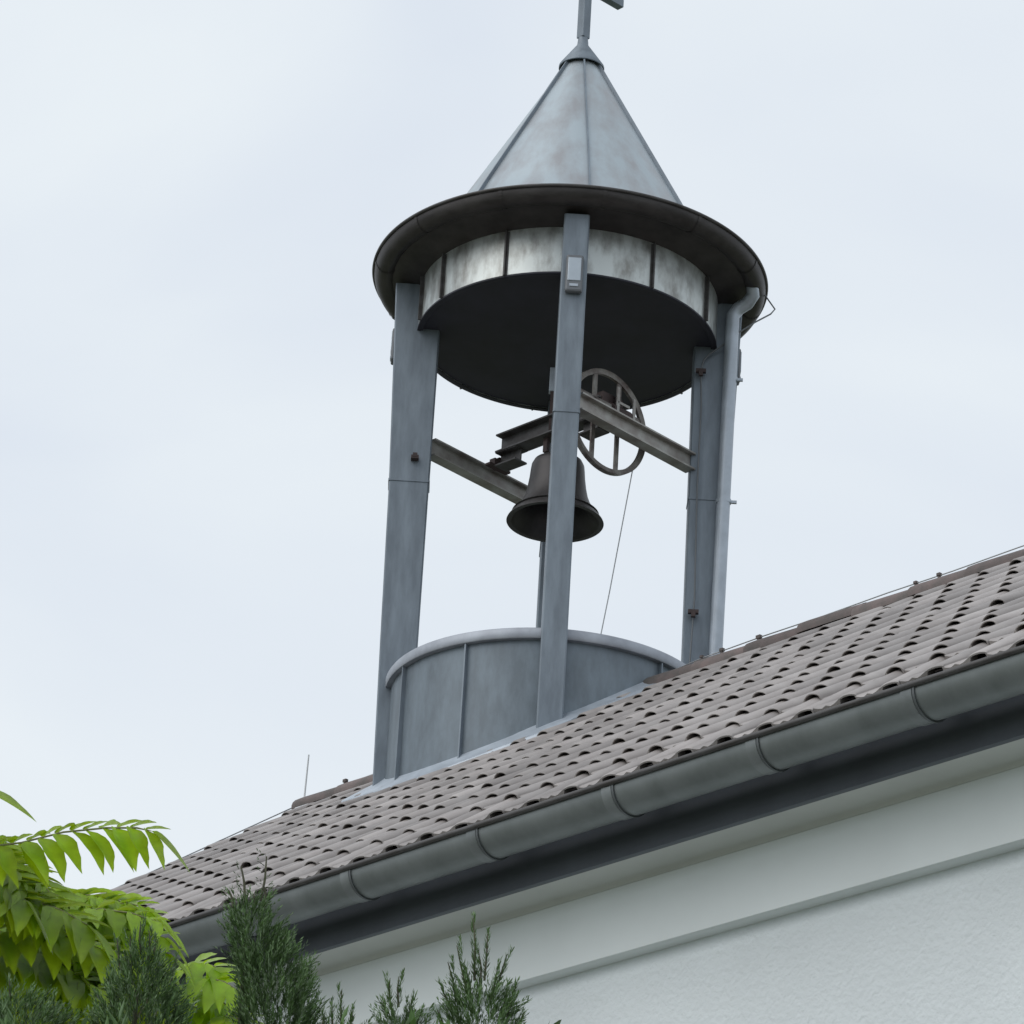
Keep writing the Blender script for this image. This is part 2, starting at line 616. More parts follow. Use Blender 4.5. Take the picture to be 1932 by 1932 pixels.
# main wall with gables
m = MB()
OB = OW - 0.078
pr = [(OB - 0.2, ZM + 0.106), (OB - 0.2, GND), (-OB + 0.2, GND), (-OB + 0.2, ZS + 0.11), (-3.9, 6.40), (0, ZP - 0.35), (3.7, 6.55), (3.7, ZM + 0.106)]
m.sweep(pr, B, [S0 - 0.27, S1 + 0.22])
m.build('wall', M_WALL, church)
m = MB()
m.sweep([(-OF + 0.2, 6.50), (-OF + 0.2, ZS), (-OF + 0.23, ZS), (-OF + 0.23, 6.50)], B, [S0, S1])
m.build('fascia_board', M_FASCIA, church)

# ------------------------------------------------------------------ bell tower
tower = thing('bell_turret', 'round zinc bell turret with pointed cone roof on four flat posts, astride the ridge',
              'bell turret', T(0, 0, 8.6))


def zz(z):
    return z * U + EYE


ROT = R(1.2)


def rot2(x, y):
    return (x * math.cos(ROT) - y * math.sin(ROT), x * math.sin(ROT) + y * math.cos(ROT))


# drum
RD = 1.005 * U
m = MB()
m.lathe([(RD, zz(8.5)), (RD, zz(9.70)), (RD - 0.06, zz(9.70)), (RD - 0.06, zz(8.5))], 128)
drum = m.build('drum', M_DRUM, tower, smooth=30)
m = MB()
m.lathe([(RD - 0.08, zz(9.665)), (RD + 0.030, zz(9.665)), (RD + 0.034, zz(9.672)), (RD + 0.034, zz(9.725)),
         (RD + 0.028, zz(9.735)), (RD - 0.08, zz(9.745))], 128, close=True)
m.build('coping', M_COPING, tower, smooth=35)
# drum cover just below the coping
m = MB()
m.lathe([(0.0, zz(9.62)), (RD - 0.05, zz(9.60))], 64)
m.build('drum_cover', M_ZINC, tower)
# drum standing seams
for a in (-63, -30.6, 43, 78, 112, 146, 180, 214, 248, 272):
    az = R(-90 + a)
    d = Vector((math.cos(az), math.sin(az), 0))
    t = Vector((-d.y, d.x, 0))
    m = MB()
    m.box(Vector((d.x * (RD + 0.012), d.y * (RD + 0.012), zz(9.09))), d * 0.013, t * 0.0045, Vector((0, 0, 0.575 * U)))
    m.build('standing_seam', M_ZINC, drum)

# flashing on the tiles around drum and posts
m = MB()
N = 96


def roof_z(x, y, h=0.0):
    p = Vector((x, y, 0))
    o = abs(p.dot(ND)) / U
    return zz(ZP - o * TANP) + h


vs, fs = [], []
for i in range(N):
    a = 2 * PI * i / N
    bulge = 0.0
    for pa in (0, 90, 180, 270):
        dd = abs((math.degrees(a) - pa + 180) % 360 - 180)
        bulge = max(bulge, 0.125 * math.exp(-(dd / 8.5) ** 4))
    for (rr_, h) in ((RD - 0.03, 0.13), (RD + 0.012 + bulge * 0.2, 0.105), (RD + 0.055 + bulge, 0.085), (RD + 0.105 + bulge, 0.078),
                     (RD + 0.107 + bulge, 0.062)):
        x, y = rr_ * math.cos(a), rr_ * math.sin(a)
        vs.append((x, y, roof_z(x, y, h)))
for i in range(N):
    i2 = (i + 1) % N
    for j in range(4):
        fs.append((i * 5 + j, i2 * 5 + j, i2 * 5 + j + 1, i * 5 + j + 1))
m.add(vs, fs)
m.build('flashing', M_ZINC_LIGHT, tower, smooth=40)

# posts
HALF = 0.081 * U
joint = {'front': 11.20, 'left': 11.14, 'right': 11.14, 'back': 11.2}
for nm, ang in (('front', -90), ('right', 0), ('back', 90), ('left', 180)):
    az = R(ang) + ROT
    d = Vector((math.cos(az), math.sin(az), 0))
    t = Vector((-d.y, d.x, 0))
    zj = joint[nm]
    outer = [(8.75, 1.070), (9.97, 1.094), (11.2, 1.115), (12.2, 1.150), (12.60, 1.165)]
    m = MB()
    hw = HALF
    def ro(z):
        for i in range(len(outer) - 1):
            if z <= outer[i + 1][0]:
                f = (z - outer[i][0]) / (outer[i + 1][0] - outer[i][0])
                return outer[i][1] * (1 - f) + outer[i + 1][1] * f
        return outer[-1][1]
    def post_seg(m, za, zb, grow=0.0):
        zs = [za] + [z for z, _ in outer if za < z < zb] + [zb]
        k = 8
        vs = []
        b = 0.008
        for z in zs:
            r1, r0 = ro(z) * U + grow, 0.852 * U - grow
            h = hw + grow
            for (r_, w_) in ((r1, -h + b), (r1, h - b), (r1 - b, h), (r0 + b, h), (r0, h - b), (r0, -h + b), (r0 + b, -h), (r1 - b, -h)):
                p = d * r_ + t * w_
                vs.append((p.x, p.y, zz(z)))
        fs = []
        for i in range(len(zs) - 1):
            for j in range(k):
                j2 = (j + 1) % k
                fs.append((i * k + j, i * k + j2, (i + 1) * k + j2, (i + 1) * k + j))
        fs.append(tuple(range(k)))
        fs.append(tuple((len(zs) - 1) * k + j for j in range(k)))
        m.add(vs, fs)
    post_seg(m, 8.75, zj)
    post_seg(m, zj + 0.008, 12.60, 0.0015)
    post = m.build('post', M_ZINC, tower, smooth=30)
    m = MB()
    post_seg(m, zj - 0.006, zj + 0.010, 0.0045)
    m.build('lap_joint', M_ZINC, post, smooth=30)
    if nm == 'left':
        m = MB()
        c = d * (0.955 * U) - t * -(hw + 0.02)
        c.z = zz(11.295)
        m.box(c, d * 0.022, t * 0.022, Vector((0, 0, 0.011)))
        m.box(c + Vector((0, 0, 0.012)), d * 0.013, t * 0.024, Vector((0, 0, 0.012)))
        m.build('bolt', M_RUST, post)

# fascia ring, ceiling, eave underside
RR = 1.0 * U
m = MB()
m.lathe([(RR, zz(12.255)), (RR, zz(12.60)), (RR - 0.03, zz(12.60)), (RR - 0.03, zz(12.255))], 144, close=True)
ring = m.build('fascia_ring', M_ZINC_BAND, tower, smooth=30)
for a in (-56, -25, 3, 32, 64, 96, 128, 160, 192, 224, 256, 284):
    az = R(-90 + a)
    d = Vector((math.cos(az), math.sin(az), 0))
    t = Vector((-d.y, d.x, 0))
    m = MB()
    m.box(Vector((d.x * (RR + 0.010), d.y * (RR + 0.010), zz(12.42))), d * 0.012, t * 0.0045, Vector((0, 0, 0.165 * U)))
    m.box(Vector((d.x * (RR + 0.002), d.y * (RR + 0.002), zz(12.42))), d * 0.004, t * 0.013, Vector((0, 0, 0.163 * U)))
    m.build('standing_seam', M_ZINC_DARK, ring)
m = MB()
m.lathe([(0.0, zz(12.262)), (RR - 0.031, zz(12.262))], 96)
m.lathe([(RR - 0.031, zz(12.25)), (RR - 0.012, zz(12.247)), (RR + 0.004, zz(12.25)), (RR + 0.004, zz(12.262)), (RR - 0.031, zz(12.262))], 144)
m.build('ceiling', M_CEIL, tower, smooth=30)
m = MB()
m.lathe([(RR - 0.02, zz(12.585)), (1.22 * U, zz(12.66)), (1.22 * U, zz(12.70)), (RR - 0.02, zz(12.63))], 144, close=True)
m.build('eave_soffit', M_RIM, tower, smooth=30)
# round gutter
RGc, RGr, ZG = 1.245 * U, 0.074 * U, 12.715
m = MB()
pr = [(RGc + RGr * math.cos(R(180 + 180 * q / 14)), zz(ZG) + RGr * 1.25 * math.sin(R(180 + 180 * q / 14))) for q in range(15)]
pr += [(RGc + (RGr - 0.004) * math.cos(R(180 + 180 * q / 14)), zz(ZG) + (RGr - 0.004) * 1.25 * math.sin(R(180 + 180 * q / 14)))
       for q in reversed(range(15))]
m.lathe(pr, 160, close=True)
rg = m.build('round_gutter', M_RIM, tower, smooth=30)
m = MB()
bc = RGc + RGr + 0.004
m.lathe([(bc + 0.010 * math.cos(2 * PI * q / 10), zz(ZG) + 0.004 + 0.010 * math.sin(2 * PI * q / 10)) for q in range(10)], 160, close=True)
m.build('gutter_bead', M_ZINC_DARK, rg, smooth=60)
# gutter seams
for a in range(8, 368, 30):
    m = MB()
    az = R(a)
    pr2 = [(RGc + (RGr + 0.003) * math.cos(R(180 + 180 * q / 14)), zz(ZG) + (RGr + 0.003) * 1.25 * math.sin(R(180 + 180 * q / 14))) for q in range(15)]
    pr3 = [(RGc + (RGr - 0.001) * math.cos(R(180 + 180 * q / 14)), zz(ZG) + (RGr - 0.001) * 1.25 * math.sin(R(180 + 180 * q / 14))) for q in reversed(range(15))]
    m.lathe(pr2 + pr3, 2, a0=az, a1=az + R(1.1), close=True)
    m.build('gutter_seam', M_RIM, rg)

# cone roof
m = MB()
zc = [(1.235, 12.735), (1.12, 12.775), (0.995, 12.86), (0.90, 12.985), (0.825, 13.13), (0.10, 14.455), (0.035, 14.56)]
m.lathe([(r_ * U, zz(z)) for r_, z in zc] + [(0.001, zz(14.57))], 128)
cone = m.build('cone_roof', M_ZINC_CONE, tower, smooth=50)
for a in (6, 57.4, 108.8, 160.3, 211.7, 263, 314.5):
    az = R(-90 + a)
    d = Vector((math.cos(az), math.sin(az), 0))
    t = Vector((-d.y, d.x, 0))
    m = MB()
    vs = []
    for r_, z in zc[:-1]:
        for (dr, w) in ((-0.004, -0.0055), (0.020, -0.0045), (0.020, 0.0045), (-0.004, 0.0055)):
            p = d * (r_ * U + dr) + t * w
            vs.append((p.x, p.y, zz(z) + (0.004 if dr > 0 else 0)))
    fs = []
    for i in range(len(zc) - 2):
        for j in range(4):
            fs.append((i * 4 + j, i * 4 + (j + 1) % 4, (i + 1) * 4 + (j + 1) % 4, (i + 1) * 4 + j))
    m.add(vs, fs)
    m.build('standing_seam', M_ZINC, cone)
m = MB()
m.lathe([(0.152 * U, zz(14.405)), (0.158 * U, zz(14.408)), (0.158 * U, zz(14.425)), (0.04 * U, zz(14.60)), (0.034 * U, zz(14.66)), (0.001, zz(14.66))], 48)
m.build('cone_cap', M_ZINC, tower, smooth=40)

# downpipe
m = MB()
px_, py_ = 1.10 * U, -0.135 * U
m.tube([Vector((1.235 * U * 0.985, -0.235 * U, zz(12.655))), Vector((1.225 * U, -0.20 * U, zz(12.60))),
        Vector((1.19 * U, -0.165 * U, zz(12.555))), Vector((1.135 * U, -0.14 * U, zz(12.525))),
        Vector((px_, py_, zz(12.47))), Vector((1.096 * U, py_, zz(12.3))), Vector((1.072 * U, py_ + 0.01, zz(10.6))),
        Vector((1.058 * U, py_ + 0.015, zz(9.75)))], [0.036, 0.040, 0.041, 0.041, 0.040, 0.040, 0.039, 0.039], 20)
dp = m.build('downpipe', M_ZINC_LIGHT, tower, smooth=50)
for z in (9.98, 11.1, 12.0):
    m = MB()
    x = (1.058 + (z - 9.75) * 0.0157) * U
    m.lathe([(0.040, zz(z) - 0.012), (0.0445, zz(z) - 0.012), (0.0445, zz(z) + 0.012), (0.040, zz(z) + 0.012)], 24, c=(x, py_ + 0.012), close=True)
    m.box(Vector((x + 0.058, py_ + 0.012, zz(z))), Vector((0.018, 0, 0)), Vector((0, 0.008, 0)), Vector((0, 0, 0.008)))
    m.build('pipe_clip', M_ZINC_LIGHT, dp, smooth=30)

# carrying beams (I sections)
def ibeam(m, a, b, h, w, tf=0.010, tw=0.009, upv=Vector((0, 0, 1))):
    a, b = Vector(a), Vector(b)
    ax = (b - a)
    L = ax.length / 2
    ax.normalize()
    side = ax.cross(upv).normalized()
    c = (a + b) / 2
    m.box(c + upv * (h / 2 - tf / 2), ax * L, side * (w / 2), upv * (tf / 2))
    m.box(c - upv * (h / 2 - tf / 2), ax * L, side * (w / 2), upv * (tf / 2))
    m.box(c, ax * (L - 0.001), side * (tw / 2), upv * (h / 2 - tf))


ZB = 11.405
m = MB()
ibeam(m, T(*rot2(0.075, -0.845), ZB), T(*rot2(0.858, -0.062), ZB), 0.108, 0.075)
m.build('carrying_beam', M_STEEL, tower)
m = MB()
ibeam(m, T(*rot2(-0.858, 0.0), ZB + 0.02), T(*rot2(-0.06, 0.80), ZB + 0.02), 0.108, 0.075)
m.build('carrying_beam', M_STEEL, tower)

# ------------------------------------------------------------------ cross
cross = thing('roof_cross', 'grey square-bar metal cross on the tip of the cone roof', 'cross', T(0, 0, 14.60))
m = MB()
m.box(T(0, 0, 15.12), ND * 0.029, UD * 0.029, Vector((0, 0, 0.46 * U)))
m.build('cross_shaft', M_ZINC, cross, bevel=0.003)
m = MB()
m.box(T(0, 0, 15.10) - ND * 0.17, ND * 0.134, UD * 0.026, Vector((0, 0, 0.027)))
m.box(T(0, 0, 15.10) + ND * 0.17, ND * 0.134, UD * 0.026, Vector((0, 0, 0.027)))
m.build('cross_arm', M_ZINC, cross, bevel=0.003)

# ------------------------------------------------------------------ bell
AX = Vector((-1, 1, 0)).normalized()          # headstock axis
PL = Vector((1, 1, 0)).normalized()           # wheel plane direction
bc_ = Vector((-0.012, -0.12, 0))              # bell centre, tower units
bell = thing('church_bell', 'dark bronze bell with steel headstock and ringing wheel, hung inside the turret', 'bell',
             T(bc_.x, bc_.y, 11.45))
RM = 0.318 * U
prof = [(1.0, 0.0), (0.985, 0.03), (0.94, 0.09), (0.87, 0.17), (0.79, 0.27), (0.71, 0.40), (0.65, 0.55), (0.605, 0.75),
        (0.575, 0.95), (0.56, 1.12), (0.545, 1.24), (0.50, 1.33), (0.40, 1.39), (0.2, 1.42), (0.0, 1.425)]
ZM0 = 10.885
m = MB()
outp = [(r_ * RM, zz(ZM0) + z * RM * 1.03) for r_, z in prof]
inn = [(max(0, r_ * 0.90 - 0.0) * RM, zz(ZM0) + (z * 0.95 + 0.004) * RM) for r_, z in reversed(prof)]
c_ = (bc_.x * U, bc_.y * U)
m.lathe(outp + inn, 72, c=c_, close=True)
m.lathe([(0.862 * RM + 0.004, zz(ZM0) + 0.18 * RM), (0.862 * RM + 0.010, zz(ZM0) + 0.195 * RM), (0.845 * RM + 0.008, zz(ZM0) + 0.215 * RM), (0.83 * RM, zz(ZM0) + 0.22 * RM)], 72, c=c_)
m.build('bell_body', M_BRONZE, bell, smooth=40)
# clapper
m = MB()
bp = T(bc_.x, bc_.y, ZM0)
m.tube([bp + Vector((0, 0, 0.34)), bp + Vector((0.01, 0.01, 0.06))], 0.012, 10)
m.lathe([(0.001, zz(ZM0) - 0.015), (0.03, zz(ZM0)), (0.042, zz(ZM0) + 0.035), (0.03, zz(ZM0) + 0.07), (0.001, zz(ZM0) + 0.085)], 20, c=c_)
m.build('clapper', M_RUST, bell, smooth=50)
# headstock: upper long I beam, short lower block, crown straps
HZ = 11.60
hs = T(bc_.x, bc_.y, HZ)
m = MB()
ibeam(m, hs + AX * 0.54 * U, hs - AX * 0.40 * U, 0.118, 0.11)
hobj = m.build('headstock', M_STEEL_DARK, bell)
m = MB()
ibeam(m, hs + AX * 0.54 * U - Vector((0, 0, 0.100)), hs + AX * 0.35 * U - Vector((0, 0, 0.100)), 0.092, 0.10)
m.build('bearing_block', M_STEEL_DARK, hobj)
m = MB()
ibeam(m, hs - AX * 0.22 * U - Vector((0, 0, 0.100)), hs - AX * 0.40 * U - Vector((0, 0, 0.100)), 0.092, 0.10)
m.build('bearing_block', M_STEEL_DARK, hobj)
m = MB()
m.tube([hs + AX * 0.43 * U - Vector((0, 0, 0.125)), hs + AX * 0.60 * U - Vector((0, 0, 0.125))], 0.016, 12)
m.build('axle', M_RUST, hobj)
m = MB()
m.tube([hs - AX * 0.36 * U - Vector((0, 0, 0.125)), hs - AX * 0.56 * U - Vector((0, 0, 0.125))], 0.016, 12)
m.build('axle', M_RUST, hobj)
for sg in (0.565, -0.535):
    m = MB()
    p = hs + AX * sg * U - Vector((0, 0, 0.115))
    m.box(p, PL * 0.05, AX * 0.022, Vector((0, 0, 0.026)))
    m.tube([p - AX * 0.020 + Vector((0, 0, 0.012)), p + AX * 0.024 + Vector((0, 0, 0.012))], 0.033, 14)
    m.box(p - Vector((0, 0, 0.020)), PL * 0.085, AX * 0.020, Vector((0, 0, 0.007)))
    m.build('pillow_bearing', M_RUST, bell)
for q in (-0.105, 0.0, 0.105):
    m = MB()
    m.box(hs + AX * q - Vector((0, 0, 0.088)), PL * 0.012, AX * 0.016, Vector((0, 0, 0.06)))
    m.build('crown_strap', M_RUST, hobj)
m = MB()
cw = T(-0.070, -0.09, 11.70)
m.box(cw, Vector((0.016, 0, 0)), Vector((0, 0.020, 0)), Vector((0, 0, 0.150)))
cobj = m.build('counterweight_arm', M_RUST, hobj)
m = MB()
m.box(cw + Vector((-0.002, -0.002, 0.205)), Vector((0.024, 0, 0)), Vector((0, 0.024, 0)), Vector((0, 0, 0.078)))
m.build('counterweight', M_ZINC_LIGHT, bell, bevel=0.004)
# wheel
WC = T(0.290, -0.455, 11.468)
RW = 0.360 * U
wheel_parts = []
m = MB()
n = 64
vs, fs = [], []
for i in range(n):
    a = 2 * PI * i / n
    e = PL * math.cos(a) + Vector((0, 0, 1)) * math.sin(a)
    for (dr, dw) in ((0.0, -0.017), (0.0, 0.017), (-0.009, 0.011), (-0.030, 0.010), (-0.030, -0.010), (-0.009, -0.011)):
        vs.append(WC + e * (RW + dr) + AX * dw)
for i in range(n):
    for j in range(6):
        fs.append((i * 6 + j, ((i + 1) % n) * 6 + j, ((i + 1) % n) * 6 + (j + 1) % 6, i * 6 + (j + 1) % 6))
m.add(vs, fs)
wh = m.build('ringing_wheel', M_WHEEL, bell, smooth=35)
Z3 = Vector((0, 0, 1))
for c0, dr_ in ((PL * -0.115, Z3), (PL * 0.085, Z3), (Z3 * 0.105, PL), (Z3 * -0.03, PL)):
    m = MB()
    half = math.sqrt(max(0.01, (RW - 0.02) ** 2 - c0.length ** 2))
    other = PL if dr_ == Z3 else Z3
    m.box(WC + c0, dr_ * half, other * 0.013, AX * 0.006)
    m.box(WC + c0 + AX * 0.006 + other * 0.013, dr_ * (half - 0.002), other * 0.003, AX * 0.012)
    m.build('spoke', M_WHEEL, wh)
m = MB()
m.tube([WC - AX * 0.035, WC + AX * 0.035], 0.036, 16)
m.build('hub', M_RUST, wh, smooth=40)
# chain drive motor standing on the front beam
mot = thing('ringing_motor', 'small dark ringing motor behind the bell wheel on the steel beam', 'motor', T(0.38, -0.34, 11.50))
m = MB()
mc = T(0.36, -0.36, 11.57)
m.box(mc + AX * 0.05 + Z3 * 0.055 - PL * 0.03, PL * 0.085, AX * 0.035, Z3 * 0.065)
m.build('control_box', M_RUST, mot, bevel=0.004)
m = MB()
m.box(mc - AX * 0.045 + Z3 * 0.03 - PL * 0.05, PL * 0.010, AX * 0.004, Z3 * 0.115)
m.box(mc - AX * 0.045 + Z3 * 0.05 - PL * 0.005, PL * 0.05, AX * 0.004, Z3 * 0.008)
m.box(mc - AX * 0.045 + Z3 * 0.02 + PL * 0.085, PL * 0.010, AX * 0.004, Z3 * 0.10)
m.build('mounting_bracket', M_STEEL, mot)
m = MB()
m.tube([mc - PL * 0.075, mc + PL * 0.075], 0.048, 18)
m.tube([mc + PL * 0.075, mc + PL * 0.095], 0.030, 14)
m.build('motor_housing', M_RUST, mot, smooth=40)
m = MB()
m.box(mc - Z3 * 0.060 , PL * 0.09, AX * 0.045, Z3 * 0.012)
m.box(mc + AX * 0.06 - Z3 * 0.01, PL * 0.035, AX * 0.020, Z3 * 0.055)
m.build('gearbox', M_STEEL, mot, bevel=0.003)
# rope from the wheel down to the drum
m = MB()
a_ = WC + PL * (RW * 0.72) - Z3 * (RW * 0.70)
b_ = T(0.245, 0.05, 9.62)
m.tube([a_, a_.lerp(b_, 0.5) + Vector((0.004, 0, -0.006)), b_], 0.0035, 6)
rope = m.build('bell_rope', M_ALU)
tag(rope, 'thin pull rope running from the bell wheel down into the drum', 'rope')

# ------------------------------------------------------------------ floodlights on the posts
def floodlight(ang, z, label, side=0.0, scale=1.0, rad=1.148, dep=0.020):
    az = R(ang) + ROT
    d = Vector((math.cos(az), math.sin(az), 0))
    t = Vector((-d.y, d.x, 0))
    base = d * (rad * U) + t * side
    base.z = zz(z)
    f = thing('floodlight', label, 'floodlight', base, 'floodlights on the turret posts')
    m = MB()
    c = base + d * dep
    m.box(c, d * dep, t * 0.044 * scale, Z3 * 0.105 * scale)
    m.build('lamp_housing', M_LAMPBODY, f, bevel=0.012)
    m = MB()
    m.box(c + d * (dep + 0.001) + Z3 * 0.022, d * 0.003, t * 0.033 * scale, Z3 * 0.066 * scale)
    m.build('lamp_glass', M_LAMPGLASS, f, bevel=0.005)
    m = MB()
    m.box(c + d * (dep - 0.002) - Z3 * 0.080, d * 0.006, t * 0.022 * scale, Z3 * 0.008)
    m.build('bracket', M_ZINC_LIGHT, f)
    return f


floodlight(-90, 12.155, 'small grey floodlight facing the viewer near the top of the middle post', scale=1.12)
floodlight(180, 12.16, 'small grey floodlight seen edge-on on the outer side of the left post', dep=0.011, rad=1.140)
floodlight(0, 12.17, 'small grey floodlight behind the downpipe on the outer side of the right post', dep=0.011, rad=1.142)
# ------------------------------------------------------------------ lightning protection
lc = thing('lightning_conductor', 'dark conductor wire clipped down the right post and round to the ridge', 'wire', T(0.93, -0.12, 10.0))
hx, hy = 0.90, -0.100
m = MB()
pts = [T(1.30, -0.06, 12.70), T(1.385, -0.02, 12.60), T(1.355, -0.05, 12.545), T(1.25, -0.08, 12.46), T(1.155, -0.13, 12.36),
       T(1.03, hy - 0.01, 12.25), T(0.95, hy, 12.19), T(0.915, hy, 12.14), T(hx, hy, 12.06), T(hx + 0.012, hy, 11.8), T(0.905, hy, 11.2), T(0.915, hy, 10.4),
       T(0.898, hy, 9.9), T(0.895, hy, 9.45)]
m.tube(pts, 0.0048, 8)
m.build('wire', M_WIRE, lc, smooth=60)
for z, x in ((12.06, hx), (10.31, 0.910)):
    m = MB()
    m.box(T(x, hy - 0.005, z), Vector((0.030, 0, 0)), Vector((0, 0.013, 0)), Vector((0, 0, 0.011)))
    m.box(T(x, hy - 0.015, z - 0.02), Vector((0.012, 0, 0)), Vector((0, 0.010, 0)), Vector((0, 0, 0.018)))
    m.build('clip', M_RUST, lc)

rw = thing('ridge_wire', 'thin wire on small clips above the brown ridge tiles', 'wire', B(-3, 0, 9.63))
m = MB()
pts = [B(-0.60, -0.55, 9.62), B(-0.85, -0.30, 9.60), B(-1.15, 0.0, 9.585)]
s = -1.4
while s > S1:
    pts.append(B(s, 0, 9.602 + (0.003 if int(s * 10) % 2 else -0.002)))
    s -= 0.5
m.tube(pts, 0.0034, 6)
m.build('wire', M_ALU, rw, smooth=60)
m = MB()
m.tube([B(1.15, 0, 9.585), B(1.7, 0, 9.585), B(2.30, 0, 9.57), B(2.345, 0.08, 9.50), B(2.345, 1.5, 9.53 - 1.5 * TANP),
        B(2.345, 4.1, 9.53 - 4.1 * TANP)], 0.0042, 6)
m.build('wire', M_ALU, rw, smooth=60)
clips = [(-1.38, 0.7), (-1.55, 0.9), (-1.86, 1.1), (-3.12, 0.7), (-3.30, 0.8), (-4.6, 1), (-5.8, 1), (-7, 1), (-8.2, 1), (-9.4, 1),
         (1.32, 1.2), (1.55, 0.9), (1.95, 1.0)]
for s, k in clips:
    m = MB()
    m.box(B(s, 0, 9.578), UD * 0.007 * k, ND * 0.007, Z3 * 0.024 * k)
    m.box(B(s, 0, 9.608), UD * 0.014 * k, ND * 0.010, Z3 * 0.009 * k)
    m.build('clip', M_RIDGE, rw)
for o in (0.7, 1.7, 2.8):
    m = MB()
    m.box(B(2.335, o, 9.52 - o * TANP), UD * 0.012, ND * 0.014, Z3 * 0.016)
    m.build('clip', M_RIDGE, rw)
rod = MB()
rod.tube([B(2.34, 0.03, 9.54), B(2.36, 0.0, 9.56), B(2.37, 0, 9.60), B(2.36, 0, 9.90)], [0.005, 0.0055, 0.0055, 0.0045], 8)
rod = rod.build('lightning_rod', M_ALU, None, smooth=60)
tag(rod, 'short upright pale lightning rod at the far left end of the ridge', 'lightning rod')

# ------------------------------------------------------------------ yews
def needle_shoot(m, p0, d, L, nl, nw, rng, tone, n=None):
    """one shoot: needles in loose rows along a stem (two triangles each)"""
    d = d.normalized()
    a = d.orthogonal().normalized()
    b = d.cross(a)
    n = n or int(L / 0.0042)
    bend = Vector((rng.gauss(0, 0.10), rng.gauss(0, 0.10), 0.10))
    for i in range(n):
        f = (i + rng.random()) / n
        p = p0 + (d + bend * f) * (L * f)
        ph = rng.random() * 2 * PI
        e = (a * math.cos(ph) + b * math.sin(ph))
        dirn = (e * 0.62 + d * (0.75 + 0.5 * f) + Vector((0, 0, 0.12))).normalized()
        ln = nl * (0.75 + 0.45 * rng.random()) * (1 - 0.25 * f)
        w = dirn.cross(e).normalized() * (nw * 0.5)
        tip = p + dirn * ln
        mid = p + dirn * (ln * 0.5) + e * (ln * 0.03)
        tn = min(1, max(0, tone + 0.35 * f - 0.12 + rng.gauss(0, 0.12)))
        m.add([p, mid + w, tip, mid - w], [(0, 1, 2, 3)], tn)


